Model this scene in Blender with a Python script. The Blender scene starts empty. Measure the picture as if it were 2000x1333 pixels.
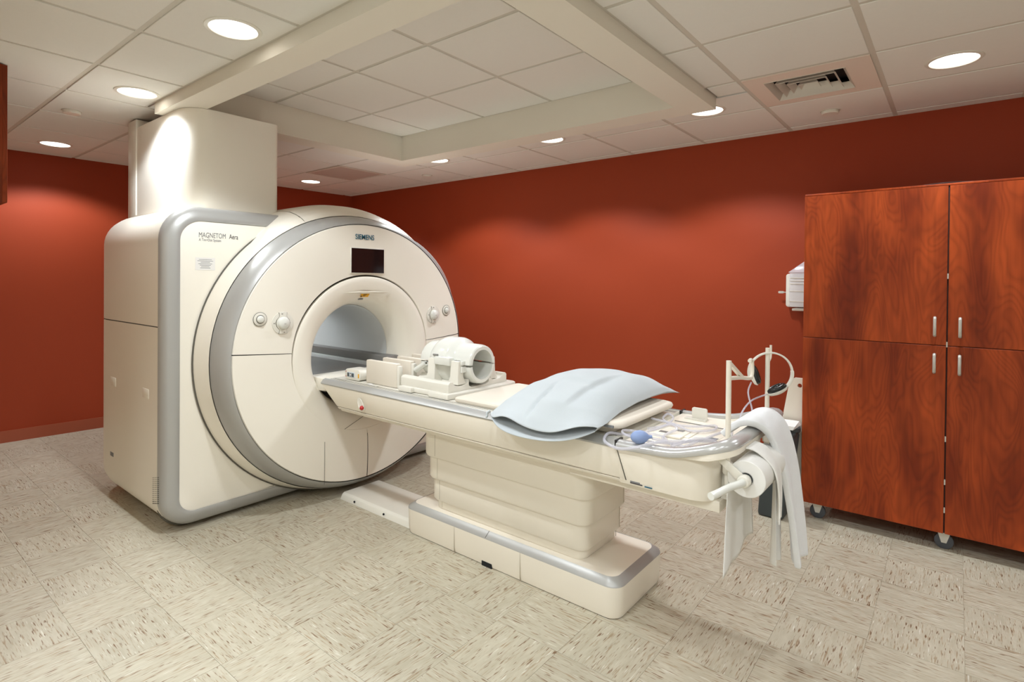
import bpy, bmesh, math, random
from mathutils import Vector, Matrix
random.seed(7)
PI = math.pi
S = bpy.context.scene
C = S.collection

# ------------------------------------------------------------------ camera
F_PX, PY = 1084.787, 558.971
YAW, PITCH, ROLL, CAM_H = -0.6765, -0.0087, 0.0094, 1.4216
fx, fy = math.sin(YAW), math.cos(YAW)
Rw, Dw, Uw = Vector((fy, -fx, 0)), Vector((fx, fy, 0)), Vector((0, 0, 1))
D2 = Dw*math.cos(PITCH) + Uw*math.sin(PITCH)
U2 = Uw*math.cos(PITCH) - Dw*math.sin(PITCH)
Rc = Rw*math.cos(ROLL) + U2*math.sin(ROLL)
Uc = U2*math.cos(ROLL) - Rw*math.sin(ROLL)
cd = bpy.data.cameras.new('camera'); cam = bpy.data.objects.new('camera', cd); C.objects.link(cam)
m = Matrix.Identity(4)
for i in range(3):
    m[i][0], m[i][1], m[i][2] = Rc[i], Uc[i], -D2[i]
m[2][3] = CAM_H
cam.matrix_world = m
cd.sensor_width = 36; cd.lens = F_PX*36/2000; cd.shift_y = -(666.5-PY)/2000
cd.clip_start = 0.02
S.camera = cam

# ------------------------------------------------------------------ world, exposure, lamp strength
W = bpy.data.worlds.new('world'); S.world = W; W.use_nodes = True
W.node_tree.nodes['Background'].inputs[0].default_value = (1, .95, .88, 1)
W.node_tree.nodes['Background'].inputs[1].default_value = 0.0
S.view_settings.view_transform = 'Standard'; S.view_settings.look = 'None'
S.view_settings.gamma = 1; S.view_settings.use_curve_mapping = False
S.view_settings.exposure = -0.1
LAMP_W = 84
LAMP_COL = (.88, .94, 1.0)
SPOT_SIZE, SPOT_BLEND = math.radians(134), .35

# ------------------------------------------------------------------ materials
def nt(name):
    M = bpy.data.materials.new(name); M.use_nodes = True
    N = M.node_tree.nodes; return M, N, M.node_tree.links, N['Principled BSDF']
def mat(name, col, rough=.5, metal=0, spec=.5, bump=0, bscale=200, var=0, vscale=6, alpha=1, trans=0, emit=None, coat=0, sheen=0):
    M, N, L, P = nt(name)
    P.inputs['Base Color'].default_value = (*col, 1); P.inputs['Roughness'].default_value = rough
    P.inputs['Metallic'].default_value = metal; P.inputs['Specular IOR Level'].default_value = spec
    P.inputs['Alpha'].default_value = alpha; P.inputs['Transmission Weight'].default_value = trans
    P.inputs['Coat Weight'].default_value = coat; P.inputs['Sheen Weight'].default_value = sheen
    if emit:
        P.inputs['Emission Color'].default_value = (*emit[0], 1); P.inputs['Emission Strength'].default_value = emit[1]
    if bump or var:
        g = N.new('ShaderNodeNewGeometry')
    if bump:
        n = N.new('ShaderNodeTexNoise'); n.inputs['Scale'].default_value = bscale; n.inputs['Detail'].default_value = 3
        L.new(g.outputs['Position'], n.inputs['Vector'])
        b = N.new('ShaderNodeBump'); b.inputs['Strength'].default_value = bump; b.inputs['Distance'].default_value = .002
        L.new(n.outputs['Fac'], b.inputs['Height']); L.new(b.outputs['Normal'], P.inputs['Normal'])
    if var:
        n = N.new('ShaderNodeTexNoise'); n.inputs['Scale'].default_value = vscale; n.inputs['Detail'].default_value = 4
        L.new(g.outputs['Position'], n.inputs['Vector'])
        mr = N.new('ShaderNodeMapRange'); mr.inputs[3].default_value = 1-var; mr.inputs[4].default_value = 1+var
        L.new(n.outputs['Fac'], mr.inputs[0])
        h = N.new('ShaderNodeHueSaturation'); h.inputs['Color'].default_value = (*col, 1)
        L.new(mr.outputs[0], h.inputs['Value']); L.new(h.outputs['Color'], P.inputs['Base Color'])
    return M

def sr(r, g, b):
    f = lambda c: (c/255/12.92) if c <= 10 else ((c/255+.055)/1.055)**2.4
    return (f(r), f(g), f(b))

def tile_material(name, ax):
    # linoleum tile: pale base with short brown, tan and white streaks running one way
    M, N, L, P = nt(name)
    g = N.new('ShaderNodeNewGeometry'); oi = N.new('ShaderNodeObjectInfo')
    mul = N.new('ShaderNodeMath'); mul.operation = 'MULTIPLY'; mul.inputs[1].default_value = 40
    L.new(oi.outputs['Random'], mul.inputs[0])
    cmb = N.new('ShaderNodeCombineXYZ'); L.new(mul.outputs[0], cmb.inputs['Z'])
    add = N.new('ShaderNodeVectorMath'); add.operation = 'ADD'
    L.new(g.outputs['Position'], add.inputs[0]); L.new(cmb.outputs[0], add.inputs[1])
    def streak(long, cross, detail, lo, hi, seed):
        mp = N.new('ShaderNodeMapping')
        sc = (long, cross, 1) if ax == 0 else (cross, long, 1)
        mp.inputs['Scale'].default_value = sc; mp.inputs['Location'].default_value = (seed, seed*1.7, seed)
        L.new(add.outputs[0], mp.inputs['Vector'])
        n = N.new('ShaderNodeTexNoise'); n.inputs['Scale'].default_value = 1; n.inputs['Detail'].default_value = detail
        n.inputs['Roughness'].default_value = .6
        L.new(mp.outputs[0], n.inputs['Vector'])
        r = N.new('ShaderNodeMapRange'); r.inputs[1].default_value = lo; r.inputs[2].default_value = hi
        L.new(n.outputs['Fac'], r.inputs[0]); return r.outputs[0]
    def mixc(fac, a, b):
        x = N.new('ShaderNodeMix'); x.data_type = 'RGBA'
        if hasattr(fac, 'is_linked'): L.new(fac, x.inputs[0])
        else: x.inputs[0].default_value = fac
        for s, v in ((6, a), (7, b)):
            if hasattr(v, 'is_linked'): L.new(v, x.inputs[s])
            else: x.inputs[s].default_value = (*v, 1)
        return x.outputs[2]
    base = mixc(streak(9, 45, 2, .35, .7, 3), TILE_A, TILE_B)
    c1 = mixc(streak(12, 150, 2, .555, .70, 11), base, sr(160, 140, 113))
    c2 = mixc(streak(18, 160, 1, .625, .72, 23), c1, sr(122, 94, 69))
    c3 = mixc(streak(14, 160, 1, .66, .76, 37), c2, sr(212, 208, 193))
    hs = N.new('ShaderNodeHueSaturation'); L.new(c3, hs.inputs['Color'])
    mr = N.new('ShaderNodeMapRange'); mr.inputs[3].default_value = .965; mr.inputs[4].default_value = 1.03
    L.new(oi.outputs['Random'], mr.inputs[0]); L.new(mr.outputs[0], hs.inputs['Value'])
    L.new(hs.outputs['Color'], P.inputs['Base Color'])
    P.inputs['Roughness'].default_value = .42; P.inputs['Specular IOR Level'].default_value = .35
    return M
TILE_A, TILE_B = sr(181, 173, 152), sr(194, 187, 167)

def wood_material(name, seed=0, dark=1.0):
    M, N, L, P = nt(name)
    tc = N.new('ShaderNodeNewGeometry')
    oi = N.new('ShaderNodeObjectInfo')
    mu = N.new('ShaderNodeVectorMath'); mu.operation = 'SCALE'; mu.inputs[0].default_value = (7, 3, 5)
    L.new(oi.outputs['Random'], mu.inputs['Scale'])
    ad = N.new('ShaderNodeVectorMath'); ad.operation = 'ADD'
    L.new(tc.outputs['Position'], ad.inputs[0]); L.new(mu.outputs[0], ad.inputs[1])
    mp = N.new('ShaderNodeMapping'); mp.inputs['Scale'].default_value = (5.0, 2.5, 1.25); mp.inputs['Location'].default_value = (seed, 0, seed)
    L.new(ad.outputs[0], mp.inputs['Vector'])
    n1 = N.new('ShaderNodeTexNoise'); n1.inputs['Scale'].default_value = 1; n1.inputs['Detail'].default_value = 2; n1.inputs['Distortion'].default_value = .6
    L.new(mp.outputs[0], n1.inputs['Vector'])
    m1 = N.new('ShaderNodeMath'); m1.operation = 'MULTIPLY'; m1.inputs[1].default_value = 22
    L.new(n1.outputs['Fac'], m1.inputs[0])
    fr = N.new('ShaderNodeMath'); fr.operation = 'FRACT'; L.new(m1.outputs[0], fr.inputs[0])
    ring = N.new('ShaderNodeValToRGB')
    e = ring.color_ramp.elements
    e[0].position = 0; e[0].color = (.62, .62, .62, 1); e[1].position = .45; e[1].color = (1, 1, 1, 1)
    k = e.new(.75); k.color = (.93, .93, .93, 1); k = e.new(1); k.color = (.62, .62, .62, 1)
    L.new(fr.outputs[0], ring.inputs[0])
    mp2 = N.new('ShaderNodeMapping'); mp2.inputs['Scale'].default_value = (70, 70, 2.2)
    L.new(ad.outputs[0], mp2.inputs['Vector'])
    n2 = N.new('ShaderNodeTexNoise'); n2.inputs['Scale'].default_value = 1; n2.inputs['Detail'].default_value = 3
    L.new(mp2.outputs[0], n2.inputs['Vector'])
    mp3 = N.new('ShaderNodeMapping'); mp3.inputs['Scale'].default_value = (7, 3, 1.6)
    L.new(ad.outputs[0], mp3.inputs['Vector'])
    n3 = N.new('ShaderNodeTexNoise'); n3.inputs['Scale'].default_value = 1; n3.inputs['Detail'].default_value = 3
    L.new(mp3.outputs[0], n3.inputs['Vector'])
    cr = N.new('ShaderNodeValToRGB'); e = cr.color_ramp.elements
    e[0].position = .32; e[0].color = (*[c*dark for c in sr(120, 43, 16)], 1)
    e[1].position = .68; e[1].color = (*[c*dark for c in sr(184, 79, 32)], 1)
    L.new(n3.outputs['Fac'], cr.inputs[0])
    def mulc(a, b, f):
        x = N.new('ShaderNodeMix'); x.data_type = 'RGBA'; x.blend_type = 'MULTIPLY'; x.inputs[0].default_value = f
        L.new(a, x.inputs[6]); L.new(b, x.inputs[7]); return x.outputs[2]
    c = mulc(cr.outputs[0], ring.outputs[0], .55)
    mr = N.new('ShaderNodeValToRGB'); e = mr.color_ramp.elements
    e[0].position = .3; e[0].color = (.72, .72, .72, 1); e[1].position = .6; e[1].color = (1, 1, 1, 1)
    L.new(n2.outputs['Fac'], mr.inputs[0])
    c = mulc(c, mr.outputs[0], .6)
    L.new(c, P.inputs['Base Color']); P.inputs['Roughness'].default_value = .45; P.inputs['Specular IOR Level'].default_value = .22
    return M

M = dict(
    wall=mat('orange_paint', sr(155, 61, 31), .55, spec=.25, bump=.10, bscale=350, var=.02, vscale=2),
    base=mat('cove_base_vinyl', sr(160, 80, 52), .5),
    offwall=mat('pale_wall_paint', sr(238, 235, 228), .8),
    nearwall=mat('beige_wall_paint', sr(196, 176, 150), .8),
    ceil=mat('ceiling_tile_fissured', sr(232, 229, 221), .95, spec=.1, bump=.35, bscale=420, var=.015, vscale=60),
    tee=mat('ceiling_grid_metal', sr(206, 200, 187), .6),
    soffit=mat('soffit_paint', sr(232, 226, 212), .8, spec=.2),
    slab=mat('plenum_dark', sr(60, 58, 54), .9),
    cream=mat('scanner_cream_plastic', sr(242, 236, 222), .38, spec=.4, var=.01),
    creamt=mat('table_cream_plastic', sr(238, 230, 214), .40, spec=.4, var=.01),
    white=mat('white_moulded_plastic', sr(228, 224, 212), .3, spec=.45),
    gloss=mat('glossy_white_coil_shell', sr(226, 226, 218), .14, spec=.55),
    matte=mat('matte_white_foam', sr(224, 215, 200), .75, spec=.2, bump=.1, bscale=500),
    seam=mat('panel_gap_shadow', sr(92, 88, 78), .7),
    lseam=mat('pale_panel_gap', sr(176, 166, 146), .7),
    silver=mat('brushed_silver_trim', sr(174, 173, 169), .36, metal=.25, spec=.5),
    chrome=mat('handle_silver', sr(194, 193, 190), .24, metal=.35),
    tower=mat('tower_white_paint', sr(246, 242, 230), .4, spec=.4),
    screen=mat('dark_screen_glass', sr(30, 22, 22), .08, spec=.5),
    teal=mat('teal_lettering', sr(24, 96, 120), .5),
    greytxt=mat('grey_lettering', sr(120, 122, 124), .5),
    dktxt=mat('dark_lettering', sr(60, 60, 66), .5),
    paper=mat('white_paper', sr(230, 227, 222), .8),
    yellow=mat('yellow_label', sr(236, 176, 30), .5),
    black=mat('black_label_print', sr(30, 26, 24), .5),
    bore=mat('bore_lining_grey', sr(214, 216, 214), .5, spec=.3),
    rail=mat('bore_rail_grey', sr(128, 126, 122), .45),
    red=mat('red_stop_button', sr(190, 20, 22), .2, coat=.5),
    linen=mat('pale_blue_nonwoven', sr(190, 196, 198), .85, spec=.15, bump=.25, bscale=260, sheen=.1),
    towel=mat('white_cotton_towel', sr(234, 235, 235), .95, spec=.1, bump=.5, bscale=420, sheen=.2),
    sheet=mat('white_tissue_paper', sr(232, 230, 224), .85, spec=.1, bump=.1, bscale=90),
    bulb=mat('blue_rubber', sr(138, 158, 200), .5, spec=.4),
    tube=mat('clear_tubing', (.72, .71, .78), .08, spec=.6, alpha=.45),
    clear=mat('clear_plastic_bin', (.85, .84, .88), .15, spec=.5, alpha=.45),
    pad=mat('black_ear_pad', sr(20, 20, 20), .25, spec=.5),
    wood=wood_material('cherry_wood_laminate'),
    woodd=wood_material('dark_cherry_laminate', 3, .62),
    gapshade=mat('door_gap_shadow_brown', sr(60, 24, 12), .6),  # dark brown standing in for shade in the door gap
    metal=mat('zinc_metal', sr(205, 202, 192), .3, metal=.35),
    rubber=mat('grey_caster_rubber', sr(70, 72, 76), .6),
    slate=mat('slate_grey_plastic', sr(62, 70, 72), .5),
    lens=mat('lit_lamp_lens', (1, .97, .92), .5, emit=((1, .96, .9), 6.0)),
    ventm=mat('white_diffuser_metal', sr(214, 205, 192), .5),
    vdark=mat('duct_dark', sr(14, 18, 22), .8),
    ret=mat('return_panel_mauve', sr(196, 178, 166), .85),
    grout=mat('tile_joint', sr(168, 156, 134), .8),
    tx=tile_material('linoleum_streaked_lengthwise', 0), ty=tile_material('linoleum_streaked_crosswise', 1),
)

# ------------------------------------------------------------------ mesh helpers
class B:
    def __init__(s): s.v = []; s.f = []
    def add(s, v, f):
        k = len(s.v); s.v += [tuple(p) for p in v]; s.f += [tuple(i+k for i in q) for q in f]; return s
    def box(s, x0, x1, y0, y1, z0, z1):
        return s.add([(x, y, z) for z in (z0, z1) for y in (y0, y1) for x in (x0, x1)],
                     [(0, 2, 3, 1), (4, 5, 7, 6), (0, 1, 5, 4), (2, 6, 7, 3), (0, 4, 6, 2), (1, 3, 7, 5)])
    def loft(s, rings, closed=True, caps=True):
        n = len(rings[0]); v = [p for r in rings for p in r]; f = []
        for i in range(len(rings)-1):
            for j in range(n if closed else n-1):
                a, b = i*n+j, i*n+(j+1) % n
                f.append((a, b, b+n, a+n))
        if caps:
            f.append(tuple(range(n))); f.append(tuple((len(rings)-1)*n+i for i in range(n)))
        return s.add(v, f)
    def prism(s, poly, axis, a, b):
        put = {'x': lambda p, t: (t, p[0], p[1]), 'y': lambda p, t: (p[0], t, p[1]), 'z': lambda p, t: (p[0], p[1], t)}[axis]
        return s.loft([[put(p, a) for p in poly], [put(p, b) for p in poly]])
    def tube(s, path, r, n=8, caps=True):
        path = [Vector(p) for p in path]; rings = []
        rr = r if isinstance(r, (list, tuple)) else [r]*len(path)
        up = None
        for i, p in enumerate(path):
            t = (path[min(i+1, len(path)-1)] - path[max(i-1, 0)]).normalized()
            if up is None:
                up = Vector((0, 0, 1)) if abs(t.z) < .9 else Vector((1, 0, 0))
            a = (up - t*up.dot(t)).normalized(); up = a; b = t.cross(a)
            rings.append([p + (a*math.cos(2*PI*k/n) + b*math.sin(2*PI*k/n))*rr[i] for k in range(n)])
        return s.loft(rings, True, caps)
    def lathe(s, prof, c, axis='x', n=64, sc=(1, 1), a0=None, a1=None, close=False):
        # prof: (t along axis, r). full turn unless a0, a1 (degrees); sc scales the two cross directions
        full = a0 is None
        k = n if full else max(3, int(n*abs(a1-a0)/360)+1)
        ang = [2*PI*i/k for i in range(k)] if full else [math.radians(a0+(a1-a0)*i/(k-1)) for i in range(k)]
        def P(t, r, a):
            u, w = r*math.cos(a)*sc[0], r*math.sin(a)*sc[1]
            return {'x': (c[0]+t, c[1]+u, c[2]+w), 'y': (c[0]+u, c[1]+t, c[2]+w), 'z': (c[0]+u, c[1]+w, c[2]+t)}[axis]
        rings = [[P(t, r, a) for a in ang] for t, r in prof]
        if close: rings.append(rings[0])
        return s.loft(rings, full, False)
    def disc(s, t, r, c, axis='x', n=32):
        k = len(s.v); s.lathe([(t, r)], c, axis, n); s.f.append(tuple(range(k, k+n))); return s
    def grid(s, fn, nu, nv):
        v = [fn(i/nu, j/nv) for i in range(nu+1) for j in range(nv+1)]
        f = [(i*(nv+1)+j, (i+1)*(nv+1)+j, (i+1)*(nv+1)+j+1, i*(nv+1)+j+1) for i in range(nu) for j in range(nv)]
        return s.add(v, f)
    def build(s, name, mt, parent=None, bevel=0, seg=2, smooth=40, weld=True, solid=0):
        me = bpy.data.meshes.new(name); bm = bmesh.new()
        vs = [bm.verts.new(p) for p in s.v]
        for q in s.f:
            try: bm.faces.new([vs[i] for i in q])
            except ValueError: pass
        if weld: bmesh.ops.remove_doubles(bm, verts=bm.verts, dist=1e-5)
        bmesh.ops.recalc_face_normals(bm, faces=bm.faces)
        if bevel:
            ed = [e for e in bm.edges if len(e.link_faces) == 2 and e.calc_face_angle(0) > .5]
            bmesh.ops.bevel(bm, geom=ed, offset=bevel, segments=seg, profile=.5, affect='EDGES', clamp_overlap=True)
        bm.to_mesh(me); bm.free()
        if smooth:
            me.shade_smooth(); me.set_sharp_from_angle(angle=math.radians(smooth))
        me.materials.append(M[mt] if isinstance(mt, str) else mt)
        o = bpy.data.objects.new(name, me); C.objects.link(o)
        if solid:
            md = o.modifiers.new('thickness', 'SOLIDIFY'); md.thickness = solid; md.offset = 0
        if parent: child(o, parent)
        return o
def child(o, parent):
    o.parent = parent
    p = parent; mw = Matrix.Identity(4)
    chain = []
    while p: chain.append(p); p = p.parent
    for p in reversed(chain): mw = mw @ p.matrix_parent_inverse @ p.matrix_basis if p.parent else p.matrix_basis.copy()
    o.matrix_parent_inverse = mw.inverted()
def tag(o, label, cat, group=None):
    o['label'] = label; o['category'] = cat
    if group: o['group'] = group
    return o
def thing(name, label, cat, loc, group=None):
    o = bpy.data.objects.new(name, None); o.location = loc; o.empty_display_size = .1; C.objects.link(o)
    return tag(o, label, cat, group)
def struct(o): o['kind'] = 'structure'; return o
def part(o, label): o['label'] = label; return o
def arc(cx, cy, r, a0, a1, n=8, ry=None):
    ry = r if ry is None else ry
    return [(cx+r*math.cos(math.radians(a0+(a1-a0)*i/n)), cy+ry*math.sin(math.radians(a0+(a1-a0)*i/n))) for i in range(n+1)]
def rrect(x0, x1, y0, y1, r, n=6):
    return arc(x1-r, y1-r, r, 0, 90, n)+arc(x0+r, y1-r, r, 90, 180, n)+arc(x0+r, y0+r, r, 180, 270, n)+arc(x1-r, y0+r, r, 270, 360, n)
def spline(pts, k=8):
    P = [Vector(p) for p in pts]; out = []
    for i in range(len(P)-1):
        a, b, c, d = P[max(i-1, 0)], P[i], P[i+1], P[min(i+2, len(P)-1)]
        for j in range(k):
            t = j/k
            out.append(.5*((2*b)+(c-a)*t+(2*a-5*b+4*c-d)*t*t+(3*b-a-3*c+d)*t**3))
    out.append(P[-1]); return out
def text_on_x(body, x, y, z, size, mt, name, parent, squeeze=1.0, bold=0.0):
    # raised lettering on a surface that faces +X, read along +Y
    cu = bpy.data.curves.new('lettering', 'FONT'); cu.body = body; cu.size = size; cu.extrude = .0004; cu.offset = bold
    cu.align_x = 'LEFT'; cu.align_y = 'BOTTOM_BASELINE'
    t = bpy.data.objects.new('tmp', cu); C.objects.link(t)
    bpy.context.view_layer.update()
    me = bpy.data.meshes.new_from_object(t.evaluated_get(bpy.context.evaluated_depsgraph_get()))
    bpy.data.objects.remove(t)
    me.transform(Matrix(((0, 0, 1, x), (squeeze, 0, 0, y), (0, 1, 0, z), (0, 0, 0, 1))))
    me.materials.clear(); me.materials.append(M[mt])
    o = bpy.data.objects.new(name, me); C.objects.link(o); child(o, parent); return o

# ------------------------------------------------------------------ room shell
XW, YW, H, TH, ZB = -6.17, 4.335, 2.5096, 2.6456, 2.44
XE, YS = 2.2, -1.4
fl = struct(B().box(XW-.4, XE, YS, YW, -.08, -.0015).build('floor', 'grout'))
struct(B().box(XW-.4, XE+.1, YW, YW+.12, 0, 2.8).build('wall_right', 'wall'))
struct(B().prism([(XW, YW), (XW-.17, .9), (XW-.2, .25), (XW-.35, .25), (XW-.35, YW)], 'z', 0, 2.8).build('wall_left', 'wall', smooth=0))
struct(B().box(XW-.4, -2.6, .13, .25, 0, 2.8).build('wall_near', 'nearwall'))
struct(B().box(-2.6, -2.48, YS, .25, 0, 2.8).build('wall_entry', 'offwall'))
struct(B().box(-2.6, XE, YS-.12, YS, 0, 2.8).build('wall_back', 'offwall'))
struct(B().box(XE, XE+.12, YS, YW, 0, 2.8).build('wall_end', 'offwall'))
struct(B().prism([(XW+.012, YW), (XW-.17+.012, .9), (XW-.2+.012, .25), (XW-.2, .25), (XW-.17, .9), (XW, YW)], 'z', 0, .1).build('baseboard_left', 'base', smooth=0))
struct(B().box(XW, XE, YW-.012, YW, 0, .1).build('baseboard_right', 'base'))

# floor tiles: each a piece, streaks alternate
TX, TY, FX0, FY0 = .3048, .3048*.9287, .0383, 2.619
tm = {}
for ax, mn in ((0, 'tx'), (1, 'ty')):
    tm[ax] = B().box(.0006, TX-.0006, .0006, TY-.0006, -.004, 0)
def inview(x, y):
    a = math.degrees(math.atan2(x*fy-y*fx, x*fx+y*fy)); d = x*fx+y*fy
    return d > 1.55 and abs(a) < 44.5
cells = []
for i in range(-22, 8):
    for j in range(-15, 7):
        x, y = FX0+i*TX, FY0+j*TY
        if x+TX < XW-.2 or x > XE or y+TY < YS or y > YW: continue
        if x < -2.7 and y < .2: continue
        cx, cy = x+TX/2, y+TY/2
        hid = (-4.3 < cx < -3.5 and 1.4 < cy < 3.3) or (cx > -.5 and cy > 4.0)
        cells.append((not inview(cx, cy) or hid, math.hypot(cx, cy), i, j))
cells.sort()
proto = {}
rest = {0: B(), 1: B()}
for n, (_, d, i, j) in enumerate(cells):
    ax = (i+j) % 2; x, y = FX0+i*TX, FY0+j*TY
    w = min(TX, XE-x); hgt = min(TY, YW-y)
    if n < 298 and hgt > TY-.001:
        if ax not in proto:
            o = proto[ax] = tm[ax].build('floor_tile', ('tx', 'ty')[ax], smooth=0)
        else:
            o = proto[ax].copy(); C.objects.link(o)
        o.location = (x, y, 0); o.parent = fl
    else:
        rest[ax].box(x+.0006, x+w-.0006, y+.0006, y+hgt-.0006, -.004, 0)
for ax in (0, 1):
    o = rest[ax].build('floor_tile_field', ('tx', 'ty')[ax], fl, smooth=0); o['kind'] = 'stuff'

# ceiling: slab, tees and lay-in tiles
ce = struct(B().box(XW-.4, XE, YS, YW, TH+.05, TH+.15).build('ceiling', 'slab'))
G = .6096; GY = .5667
XO0, XO1, YO0, YO1 = -3.90, -1.12, 1.30, 3.29
XI0, XI1, YI0, YI1 = -3.715, -1.30, 1.458, 3.108
ZONE = [0]
def cells_of(xs, ys, zone, z, parent, skip=(), sides=()):
    # tiles between consecutive grid lines, clipped to the zone rectangle
    zx0, zx1, zy0, zy1 = zone
    protos = {}
    for a, b in zip(xs, xs[1:]):
        for c, d in zip(ys, ys[1:]):
            x0, x1, y0, y1 = max(a, zx0), min(b, zx1), max(c, zy0), min(d, zy1)
            if x1-x0 < .03 or y1-y0 < .03: continue
            if (round(a, 2), round(c, 2)) in skip: continue
            e = .0125
            k = (round(x1-x0, 3), round(y1-y0, 3))
            if k not in protos:
                o = protos[k] = B().box(e, k[0]-e, e, k[1]-e, -.003, .012).build('ceiling_tile', 'ceil', bevel=.002, seg=1, smooth=0)
            else:
                o = protos[k].copy(); C.objects.link(o)
            o.location = (x0, y0, z); o.parent = parent
    w = .012; ZONE[0] += 1; dz = .00025*ZONE[0]
    for x in xs:
        if zx0-.001 <= x <= zx1+.001:
            B().box(x-w, x+w, zy0, zy1, z+dz, z+.02).build('grid_bar', 'tee', parent, smooth=0)
    for y in ys:
        if zy0-.001 <= y <= zy1+.001:
            B().box(zx0, zx1, y-w, y+w, z+dz+.0001, z+.02).build('grid_bar', 'tee', parent, smooth=0)
    # wall angle where the zone meets a wall or soffit
    q4 = dict(y0=(zx0, zx1, zy0, zy0+.018), y1=(zx0, zx1, zy1-.018, zy1), x0=(zx0, zx0+.018, zy0, zy1), x1=(zx1-.018, zx1, zy0, zy1))
    for sd in sides:
        B().box(*q4[sd], z-.0006, z+.02).build('wall_angle', 'tee', parent, smooth=0)
mx = [-.3257+G*k for k in range(-11, 6)]
lx = [-2.8285+G*k for k in range(-7, 10)]
my = [3.0852+GY*k for k in range(-9, 4)]
far = [1.30, 1.448, 2.0, 2.545, 3.0852, 3.6519, 4.2186, 4.9]
near = [.881+GY*k for k in range(-5, 3)]
VX, VY = -.3257-G, 3.0852
RX, RY = -.3257-G*8, 3.0852
xa, xb, xl = -.3257-G, -.3257-6*G, -2.8285-2*G
cells_of(mx, my, (XO1, XE, 1.30, 3.0852), H, ce, (), ('x0',))
cells_of(mx, my, (xa, XE, 3.0852, YW), H, ce, {(round(VX, 2), round(VY, 2))}, ('y1',))
cells_of(mx, my, (XO1, xa, 3.0852, YO1), H, ce)
cells_of(mx, my, (xb, xa, YO1, YW), H, ce, (), ('y1',))
cells_of(mx, far, (XW-.2, xb, 1.448, YW), H, ce, {(round(RX, 2), 3.09)}, ('y1',))
cells_of([xb, XO0+.2], far, (xb, XO0, 1.448, YO1), H, ce)
cells_of(lx, near, (XW-.25, xl, .25, 1.448), H, ce)
cells_of(lx, near, (xl, XE, YS, 1.30), H, ce, (), ('y1',))
cells_of(lx, near, (xl, XO0, 1.30, 1.448), H, ce)
tray = struct(B().box(XI0-.05, XI1+.05, YI0-.05, YI1+.05, TH+.02, TH+.045).build('ceiling', 'slab'))
cells_of([-1.5542+G*k for k in range(-5, 3)], [1.9718+GY*k for k in range(-2, 4)], (XI0, XI1, YI0, YI1), TH, tray, (), ('x0', 'x1', 'y0', 'y1'))
for n, q in enumerate(((XO0, XO1, YO0, YI0), (XO0, XO1, YI1, YO1), (XO0, XI0, YI0, YI1), (XI1, XO1, YI0, YI1)), 1):
    struct(B().box(*q, ZB, TH+.04).build('trim_%d' % n, 'soffit', smooth=0))

# ------------------------------------------------------------------ recessed lamps
def lamp(x, y, label, scale=1.0):
    t = thing('recessed_light', label, 'ceiling light', (x, y, H-.003), 'round recessed ceiling lights')
    c = (x, y, H-.003)
    B().lathe([(0, .115), (-.004, .113), (-.006, .098), (-.001, .094), (.008, .094)], c, 'z', 40).build('trim_ring', 'white', t)
    B().disc(-.002, .0945, c, 'z', 40).build('lens', 'lens', t)
    ld = bpy.data.lights.new('lamp', 'SPOT'); ld.energy = LAMP_W*scale; ld.color = LAMP_COL
    ld.spot_size = SPOT_SIZE; ld.spot_blend = SPOT_BLEND; ld.shadow_soft_size = .07
    lo = bpy.data.objects.new('lamp', ld); C.objects.link(lo); lo.location = (x, y, H-.02); child(lo, t)
lamp(-2.467, 1.124, 'largest lit round ceiling light at upper left, beside the soffit', 1.3)
lamp(-3.765, 1.164, 'lit round ceiling light just above and left of the scanner tower', .72)
lamp(-5.753, 1.201, 'round ceiling light farthest left, near the left orange wall')
lamp(-5.605, 3.403, 'small lit ceiling light in the far corner right of the scanner tower')
lamp(-3.668, 3.477, 'lit ceiling light under the far corner of the soffit, above the scanner')
lamp(-2.433, 3.480, 'lit ceiling light midway along the far soffit edge')
lamp(-1.246, 3.489, 'lit ceiling light at the right end corner of the soffit')
lamp(-.029, 3.416, 'lit round ceiling light at upper right, above the wood cabinet', .6)
LAB = ['added fill light out of view %s' % q for q in ('above the table end', 'above and ahead of the viewer', 'right of the viewer', 'at the right end of the cabinet wall', 'behind the viewer on the left', 'straight behind the viewer', 'behind the viewer on the right')]
for x, y, k_ in ((-1.25, 1.12, .75), (-.03, 1.12, .35), (1.2, 1.12, .5), (1.2, 3.42, .4), (-1.25, -.6, 1.1), (0, -.6, 1.1), (1.2, -.6, 1.1)):  # added unseen lamps, modelled on the visible ones, to lift the room's brightness
    lamp(x, y, LAB.pop(0), k_)

# sprinkler covers, vent and return panel
for x, y, lb in ((-4.527, 1.029, 'flat white sprinkler cover disc in the ceiling left of the scanner tower'),
                 (-4.286, 3.92, 'small sprinkler cover disc in the ceiling near the far corner'),
                 (-.639, 3.96, 'white sprinkler cover disc in the ceiling beyond the air vent')):
    t = thing('sprinkler_cover', lb, 'sprinkler', (x, y, H-.003), 'ceiling sprinkler covers')
    B().lathe([(0, .048), (-.016, .048), (-.020, .044), (-.020, 0.0005)], (x, y, H-.003), 'z', 28).build('cover_disc', 'white', t)
    B().lathe([(0, .055), (-.003, .054), (-.003, .046)], (x, y, H-.003), 'z', 28).build('rim', 'tee', t)
t = thing('air_vent', 'square louvred supply air vent in the ceiling above the cabinet', 'air vent', (VX+G/2, VY+GY/2, H))
vb = B()
o_ = (VX+.012, VX+G-.012, VY+.012, VY+GY-.012); i_ = (-.835, -.452, 3.195, 3.55)
vb.box(o_[0], o_[1], o_[2], i_[2], H-.006, H).box(o_[0], o_[1], i_[3], o_[3], H-.006, H)
vb.box(o_[0], i_[0], i_[2], i_[3], H-.006, H).box(i_[1], o_[1], i_[2], i_[3], H-.006, H)
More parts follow.
